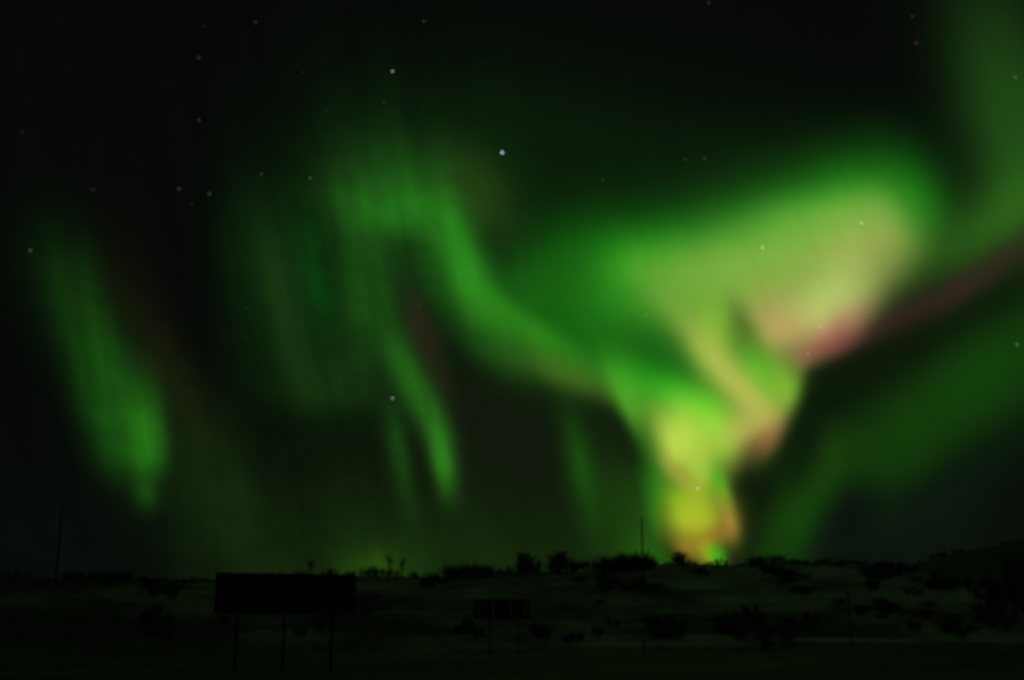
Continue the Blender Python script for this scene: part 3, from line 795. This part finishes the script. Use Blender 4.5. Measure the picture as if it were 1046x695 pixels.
    (4.514, 151.8, 1.04, 1.77, 0, 0.94, 16),
    (4.445, 145.0, 1.15, 1.94, 2, 0.74, 16),
    (5.467, 148.0, 1.07, 1.65, 3, 1.94, 16),
    (3.109, 159.0, 0.64, 1.15, 1, 0.15, 16),
    (3.35, 158.8, 0.6, 1.25, 3, 5.25, 16),
    (4.304, 135.8, 0.36, 0.89, 2, 0.58, 16),
    (4.081, 135.5, 0.35, 0.95, 0, 5.79, 16),
    (6.652, 148.5, 0.54, 1.61, 3, 4.1, 16),
    (6.253, 149.5, 0.77, 1.21, 1, 6.17, 16),
    (6.936, 146.8, 0.84, 1.23, 1, 0.41, 16),
    (6.711, 148.2, 0.56, 1.7, 2, 5.68, 16),
    (8.973, 174.8, 0.88, 1.91, 4, 1.65, 16),
    (9.051, 173.5, 0.46, 1.64, 1, 4.0, 16),
    (8.686, 173.8, 0.61, 2.18, 2, 0.72, 16),
    (9.086, 166.5, 0.58, 2.16, 4, 3.27, 16),
    (-1.612, 98.5, 0.67, 1.32, 3, 4.63, 17),
    (-2.172, 113.8, 0.82, 1.26, 2, 4.8, 17),
    (-2.048, 116.2, 0.99, 1.22, 4, 1.59, 17),
    (-1.794, 109.8, 0.77, 1.12, 0, 1.39, 17),
    (-2.312, 110.8, 0.82, 1.37, 0, 0.83, 17),
    (-2.424, 110.5, 0.67, 1.13, 2, 1.91, 17),
    (1.354, 98.0, 0.8, 1.15, 1, 1.28, 17),
    (1.508, 98.2, 0.71, 1.47, 1, 4.44, 17),
    (1.245, 110.2, 0.8, 1.5, 2, 2.52, 17),
    (1.54, 98.0, 0.78, 1.32, 3, 3.78, 17),
    (1.346, 98.2, 0.72, 1.0, 0, 3.34, 17),
    (1.176, 99.5, 0.7, 1.41, 0, 3.85, 17),
    (3.004, 97.8, 0.6, 1.21, 4, 4.07, 17),
    (2.612, 96.2, 0.62, 1.01, 0, 6.24, 17),
    (3.112, 97.0, 0.63, 1.14, 3, 4.68, 17),
    (2.692, 95.8, 0.6, 1.07, 0, 1.64, 17),
    (4.755, 113.5, 0.74, 1.42, 2, 4.47, 18),
    (4.053, 109.5, 0.59, 1.32, 4, 6.1, 18),
    (4.105, 99.0, 0.65, 0.95, 4, 0.1, 18),
    (6.634, 111.8, 1.04, 1.77, 2, 1.21, 18),
    (6.886, 98.8, 0.8, 1.51, 4, 2.95, 18),
    (7.806, 97.5, 0.95, 1.25, 1, 3.58, 18),
    (6.733, 112.2, 1.0, 1.2, 1, 0.91, 18),
    (8.002, 109.0, 0.79, 1.13, 0, 0.87, 18),
    (7.429, 115.8, 0.81, 1.21, 4, 4.78, 18),
    (7.182, 98.0, 0.96, 1.44, 3, 0.67, 18),
    (6.526, 115.0, 0.8, 1.75, 0, 5.18, 18),
    (7.395, 110.2, 0.79, 1.19, 1, 1.85, 18),
    (6.79, 111.0, 0.89, 1.75, 0, 4.49, 18),
    (11.399, 116.8, 1.08, 1.79, 2, 3.88, 18),
    (9.88, 114.5, 0.85, 1.96, 2, 2.94, 18),
    (9.945, 108.5, 0.91, 1.9, 4, 5.15, 18),
    (10.619, 98.2, 0.91, 1.17, 3, 0.6, 18),
    (12.8, 98.2, 0.91, 1.57, 4, 1.64, 18),
    (13.947, 117.0, 0.78, 1.95, 3, 1.04, 18),
    (11.881, 93.8, 0.74, 1.18, 2, 2.23, 18),
    (11.54, 113.8, 1.02, 1.42, 0, 2.34, 18),
    (11.1, 113.0, 0.88, 1.48, 1, 5.93, 18),
    (10.297, 107.5, 0.89, 1.72, 0, 2.19, 18),
    (11.229, 123.0, 1.08, 2.02, 2, 1.06, 18),
    (11.673, 99.5, 0.79, 1.27, 3, 4.04, 18),
    (12.838, 109.5, 0.75, 1.87, 4, 0.97, 18),
    (10.456, 120.0, 0.85, 1.85, 1, 1.48, 18),
    (10.461, 101.0, 0.67, 1.31, 1, 4.99, 18),
    (13.007, 111.8, 0.74, 1.81, 0, 1.76, 18),
    (13.671, 110.8, 0.66, 1.96, 3, 4.35, 18),
    (11.959, 106.0, 0.8, 1.36, 4, 4.64, 18),
    (13.693, 156.5, 0.84, 2.07, 1, 4.19, 19),
    (13.152, 153.2, 0.86, 1.97, 1, 4.27, 19),
    (13.144, 163.0, 0.73, 2.13, 0, 5.62, 19),
    (12.077, 168.0, 0.98, 1.73, 3, 3.03, 19),
    (12.805, 159.0, 1.01, 2.33, 2, 4.89, 19),
    (12.466, 164.0, 1.1, 1.57, 4, 1.37, 19),
    (11.965, 170.0, 1.07, 2.05, 1, 4.5, 19),
    (12.789, 159.5, 0.99, 1.99, 3, 4.66, 19),
    (12.625, 151.2, 0.61, 1.88, 0, 4.58, 19),
    (13.061, 159.2, 0.68, 1.85, 0, 0.08, 19),
    (12.549, 165.2, 0.95, 1.89, 2, 0.69, 19),
    (12.242, 167.5, 1.11, 2.53, 3, 2.9, 19),
    (13.264, 145.0, 0.79, 1.63, 1, 2.22, 19),
    (13.694, 144.0, 0.81, 1.45, 2, 4.77, 19),
    (13.705, 144.2, 0.73, 1.61, 1, 1.68, 19),
    (16.371, 165.2, 0.88, 1.89, 0, 5.06, 19),
    (17.903, 171.5, 1.02, 2.12, 3, 2.69, 19),
    (17.301, 159.2, 0.82, 2.63, 3, 0.36, 19),
    (17.862, 181.0, 1.15, 2.63, 0, 4.13, 19),
    (17.164, 159.8, 0.91, 2.56, 1, 4.88, 19),
    (17.384, 173.5, 1.14, 2.7, 1, 3.83, 19),
    (16.979, 159.2, 0.8, 2.16, 1, 3.33, 19),
    (17.692, 167.0, 1.09, 2.33, 2, 2.63, 19),
    (17.998, 168.5, 0.96, 2.27, 1, 4.4, 19),
    (17.02, 169.8, 0.98, 2.58, 1, 5.28, 19),
    (16.69, 160.2, 0.95, 2.55, 2, 2.67, 19),
    (16.768, 163.8, 0.97, 1.69, 0, 4.29, 19),
    (18.381, 177.2, 1.2, 2.42, 3, 4.76, 19),
    (18.627, 162.0, 1.06, 1.95, 0, 5.41, 19),
    (19.305, 159.5, 1.1, 2.7, 1, 1.78, 19),
    (19.245, 166.2, 0.88, 2.2, 2, 5.2, 19),
    (19.42, 159.5, 0.96, 2.38, 1, 4.11, 19),
    (20.634, 172.2, 1.06, 2.3, 4, 6.11, 19),
    (19.401, 155.8, 1.01, 2.41, 3, 1.89, 19),
    (21.01, 160.8, 1.18, 2.75, 4, 3.84, 19),
    (20.072, 156.5, 1.17, 2.44, 0, 1.33, 19),
    (20.24, 164.5, 1.27, 1.95, 1, 5.46, 19),
    (19.504, 175.2, 1.45, 1.95, 1, 4.94, 19),
    (19.93, 172.5, 1.06, 2.46, 2, 0.13, 19),
    (19.92, 159.2, 1.31, 2.37, 4, 0.25, 19),
    (18.507, 142.5, 1.01, 2.58, 3, 0.42, 19),
    (17.16, 127.0, 0.97, 1.86, 1, 2.99, 20),
    (16.764, 143.5, 0.92, 1.67, 1, 3.94, 20),
    (16.8, 148.0, 0.97, 2.5, 0, 1.37, 20),
    (15.097, 130.8, 0.68, 1.84, 3, 4.61, 20),
    (16.196, 122.5, 0.88, 1.86, 0, 1.84, 20),
    (16.963, 131.0, 0.85, 2.13, 0, 4.5, 20),
    (17.082, 119.2, 0.54, 1.47, 4, 1.04, 20),
    (20.842, 112.2, 0.69, 1.45, 4, 4.57, 20),
    (20.14, 115.8, 1.07, 1.35, 1, 3.95, 20),
    (20.035, 112.8, 0.97, 1.79, 4, 2.1, 20),
    (19.771, 110.2, 0.9, 1.67, 4, 2.09, 20),
    (20.355, 107.2, 0.94, 1.51, 2, 3.67, 20),
    (19.979, 113.0, 0.97, 1.38, 3, 1.78, 20),
    (20.035, 110.8, 0.97, 1.73, 0, 1.81, 20),
    (18.356, 113.5, 0.63, 1.37, 4, 3.48, 20),
    (19.044, 131.8, 0.81, 1.86, 1, 1.94, 20),
    (17.157, 122.5, 0.74, 1.72, 4, 4.72, 20),
    (19.0, 124.2, 0.56, 1.67, 0, 1.46, 20),
    (18.422, 110.8, 0.72, 1.33, 3, 3.18, 20),
    (17.543, 129.8, 0.58, 1.75, 2, 2.28, 20),
    (22.602, 139.0, 2.27, 2.34, 0, 5.79, 21),
    (22.33, 115.2, 1.74, 2.31, 0, 0.98, 21),
    (22.695, 142.8, 2.33, 2.21, 0, 1.29, 21),
    (23.317, 129.2, 2.18, 2.26, 2, 2.67, 21),
    (21.747, 157.5, 1.99, 2.49, 4, 2.32, 21),
    (22.931, 134.2, 2.56, 3.28, 4, 4.02, 21),
    (23.411, 122.8, 1.55, 2.28, 1, 4.02, 21),
    (23.502, 124.5, 1.9, 2.47, 1, 2.33, 21),
    (21.722, 121.5, 1.62, 3.03, 2, 0.37, 21),
    (22.653, 180.8, 3.56, 3.24, 4, 4.46, 21),
    (22.901, 148.5, 2.51, 3.42, 0, 2.96, 21),
    (22.129, 139.2, 2.1, 2.67, 3, 1.5, 21),
    (21.501, 123.8, 1.49, 2.8, 1, 5.02, 21),
    (21.504, 116.5, 1.46, 2.52, 2, 5.58, 21),
    (21.54, 136.8, 1.74, 3.39, 0, 3.95, 21),
    (22.339, 143.2, 2.71, 2.89, 2, 0.9, 21),
    (19.859, 442.0, 1.47, 3.38, 1, 2.76, 22),
    (19.482, 455.1, 1.1, 2.06, 4, 5.27, 22),
    (20.445, 446.0, 1.29, 2.8, 3, 0.72, 22),
    (23.698, 442.0, 1.62, 3.67, 1, 3.52, 22),
    (22.987, 444.3, 1.5, 4.43, 3, 6.22, 22),
    (23.794, 473.3, 0.98, 2.72, 1, 0.36, 22),
    (22.442, 450.6, 1.68, 2.04, 4, 2.14, 22),
    (19.434, 440.1, 1.57, 3.32, 1, 2.26, 22),
    (18.911, 454.7, 1.12, 2.45, 1, 3.28, 22),
    (19.905, 446.3, 1.38, 4.07, 4, 4.59, 22),
    (22.617, 446.3, 1.01, 3.67, 1, 3.66, 22),
    (19.759, 442.4, 1.49, 3.02, 0, 3.26, 22),
    (20.512, 450.1, 1.41, 4.36, 0, 0.1, 22),
    (23.359, 457.2, 1.6, 2.67, 1, 3.54, 22),
]
for (a, r, h, w, kind, rz, li) in PLANTS:
    x, y = r * math.sin(R(a)), r * math.cos(R(a))
    lab, grp = PLANT_LABELS[li]
    loc = (x, y, ground_z(x, y))
    if kind < 5:
        o = bpy.data.objects.new('bush', BUSHES[kind]); COL.objects.link(o)
        o.location = loc; o.rotation_euler = (0, 0, rz); tag(o, lab, 'bush', grp)
        o.scale = (w, w, h)
    else:
        o = thing('birch_tree' if kind == 5 else 'sapling', lab, 'tree', loc, rz, grp)
        o.scale = (w, w, h)
        for nm, me in zip(('trunk', 'crown'), TREES[kind - 5]):
            c = bpy.data.objects.new(nm, me); COL.objects.link(c); c.parent = o

# ============================ stars ============================
STARS = [
    ((-165, 18441, 7739), (0.3015, 0.4579, 0.5647), 1.5, 'brightest star, bluish white, above the gap between the green bands', None),
    ((-1972, 17798, 8906), (0.3862, 0.2636, 0.1674), 1.0, 'orange tinted star high in the dark sky, upper of a close pair', None),
    ((-1444, 17468, 9633), (0.0348, 0.0348, 0.0348), 0.9, 'white star near the top edge, above the orange tinted star', None),
    ((-2128, 17998, 8458), (0.0239, 0.0273, 0.0239), 0.9, 'dim white star just beneath the orange tinted star', None),
    ((-1516, 18090, 8395), (0.0108, 0.013, 0.0108), 0.8, 'faint star, one of the barely visible points near the left green band', 'faint stars near the left green band'),
    ((-2020, 19541, 3749), (0.2287, 0.3015, 0.3215), 1.0, 'bluish white star low in the sky beside the thin green ray', None),
    ((4160, 18584, 6111), (0.5097, 0.4579, 0.1409), 1.2, 'yellow star inside the upper left part of the bright pale green lobe', None),
    ((5677, 18090, 6365), (0.3862, 0.5097, 0.2287), 1.1, 'whitish star inside the upper right part of the pale green lobe', None),
    ((3104, 19631, 2238), (0.5097, 0.5647, 0.3015), 1.0, 'white star inside the yellow green column close above the hill crest', None),
    ((7901, 17867, 4284), (0.0602, 0.1409, 0.0681), 1.1, 'dim greenish star near the right edge, below the pink fringe', None),
    ((7713, 16541, 8179), (0.0767, 0.0956, 0.0681), 0.9, 'dim whitish star in the green veil of the upper right corner', None),
    ((6330, 16768, 8875), (0.0602, 0.0287, 0.0197), 0.9, 'dim reddish star in the dark upper right sky', None),
    ((5078, 18742, 4792), (0.5647, 0.4332, 0.1967), 0.9, 'pale star in the cream heart of the aurora lobe, above its pink hem', None),
    ((4881, 18894, 4381), (0.3862, 0.1967, 0.1169), 0.9, 'dim reddish star within the pink hem of the aurora lobe', None),
    ((-7568, 17601, 5739), (0.053, 0.0639, 0.048), 1.1, 'whitish star near the left edge above the far left green curtain', None),
    ((-7592, 16937, 7449), (0.013, 0.0144, 0.0117), 1, 'faint white star, one of the dim points scattered over the upper left sky', 'faint stars of the upper left sky'),
    ((-6671, 17604, 6753), (0.018, 0.0208, 0.0164), 1, 'faint white star, one of the dim points scattered over the upper left sky', 'faint stars of the upper left sky'),
    ((-5411, 17971, 6911), (0.0389, 0.0433, 0.0364), 1, 'faint white star, one of the dim points scattered over the upper left sky', 'faint stars of the upper left sky'),
    ((-4951, 18114, 6881), (0.0433, 0.049, 0.0415), 1, 'faint white star, one of the dim points scattered over the upper left sky', 'faint stars of the upper left sky'),
    ((-5071, 17633, 7960), (0.0348, 0.0364, 0.0332), 1, 'faint white star, one of the dim points scattered over the upper left sky', 'faint stars of the upper left sky'),
    ((-5020, 17216, 8854), (0.0309, 0.0332, 0.0301), 1, 'faint white star, one of the dim points scattered over the upper left sky', 'faint stars of the upper left sky'),
    ((-4917, 17012, 9296), (0.013, 0.0144, 0.013), 0.9, 'faint white star, one of the dim points scattered over the upper left sky', 'faint stars of the upper left sky'),
    ((-4125, 17144, 9437), (0.0309, 0.0332, 0.0301), 1, 'faint white star, one of the dim points scattered over the upper left sky', 'faint stars of the upper left sky'),
    ((-3353, 18339, 7243), (0.048, 0.0697, 0.0433), 1, 'faint white star, one of the dim points scattered over the upper left sky', 'faint stars of the upper left sky'),
    ((-4134, 18177, 7248), (0.0309, 0.0389, 0.0273), 1, 'faint white star, one of the dim points scattered over the upper left sky', 'faint stars of the upper left sky'),
    ((-3411, 17631, 8805), (0.0108, 0.0144, 0.0108), 0.9, 'faint white star, one of the dim points scattered over the upper left sky', 'faint stars of the upper left sky'),
    ((-3071, 17940, 8290), (0.0108, 0.018, 0.0108), 0.9, 'faint white star, one of the dim points scattered over the upper left sky', 'faint stars of the upper left sky'),
    ((-1578, 19227, 5276), (0.0309, 0.0273, 0.0208), 0.9, 'faint star, one of the barely visible points near the left green band', 'faint stars near the left green band'),
    ((-4404, 18822, 5132), (0.01, 0.0208, 0.0093), 0.9, 'faint white star, one of the dim points scattered over the upper left sky', 'faint stars of the upper left sky'),
    ((-4390, 18951, 4645), (0.0089, 0.0185, 0.0086), 0.9, 'faint white star, one of the dim points scattered over the upper left sky', 'faint stars of the upper left sky'),
    ((-3213, 18732, 6228), (0.0089, 0.0309, 0.0089), 0.9, 'faint white star, one of the dim points scattered over the upper left sky', 'faint stars of the upper left sky'),
    ((-519, 17823, 9060), (0.0089, 0.0108, 0.0079), 0.9, 'faint star, one of the barely visible points near the left green band', 'faint stars near the left green band'),
    ((1531, 18559, 7295), (0.0273, 0.0389, 0.0239), 1, 'faint star, one of the barely visible points above the right aurora lobe', 'faint stars above the right lobe'),
    ((2370, 18324, 7655), (0.01, 0.0154, 0.0086), 0.9, 'faint star, one of the barely visible points above the right aurora lobe', 'faint stars above the right lobe'),
    ((2885, 18292, 7554), (0.0239, 0.0409, 0.0222), 0.9, 'faint star, one of the barely visible points above the right aurora lobe', 'faint stars above the right lobe'),
    ((3203, 18241, 7550), (0.0339, 0.0571, 0.0317), 0.9, 'faint star, one of the barely visible points above the right aurora lobe', 'faint stars above the right lobe'),
    ((166, 18962, 6357), (0.0108, 0.0348, 0.01), 0.9, 'faint star, one of the barely visible points near the left green band', 'faint stars near the left green band'),
    ((3179, 17149, 9788), (0.0339, 0.0361, 0.0317), 0.9, 'faint star, one of the barely visible points above the right aurora lobe', 'faint stars above the right lobe'),
    ((6244, 16603, 9240), (0.0222, 0.0277, 0.0205), 0.9, 'faint star, one of the barely visible points above the right aurora lobe', 'faint stars above the right lobe'),
    ((2268, 19201, 5115), (0.0602, 0.2458, 0.0339), 0.9, 'faint star, one of the barely visible points above the right aurora lobe', 'faint stars above the right lobe'),
    ((-5226, 18103, 6707), (0.0093, 0.0117, 0.0093), 0.9, 'faint white star, one of the dim points scattered over the upper left sky', 'faint stars of the upper left sky'),
    ((33, 18720, 7041), (0.0154, 0.0239, 0.013), 0.9, 'faint star, one of the barely visible points near the left green band', 'faint stars near the left green band'),
]
star_bm = bmesh.new(); bmesh.ops.create_icosphere(star_bm, subdivisions=2, radius=1.0)
star_me = bpy.data.meshes.new('star'); star_bm.to_mesh(star_me); star_bm.free()
for (loc, rgb, size, lab, grp) in STARS:
    m = bpy.data.materials.new('starlight'); m.use_nodes = True
    t = m.node_tree; t.nodes.clear()
    e = t.nodes.new('ShaderNodeEmission'); e.inputs['Color'].default_value = (*rgb, 1); e.inputs['Strength'].default_value = 1.5
    oo = t.nodes.new('ShaderNodeOutputMaterial'); t.links.new(e.outputs[0], oo.inputs[0])
    m.cycles.emission_sampling = 'NONE'
    me = star_me.copy(); me.name = 'star'; me.materials.append(m)
    o = bpy.data.objects.new('star', me); COL.objects.link(o)
    o.location = loc; k = 17.0 * size; o.scale = (k, k, k)
    tag(o, lab, 'star', grp)
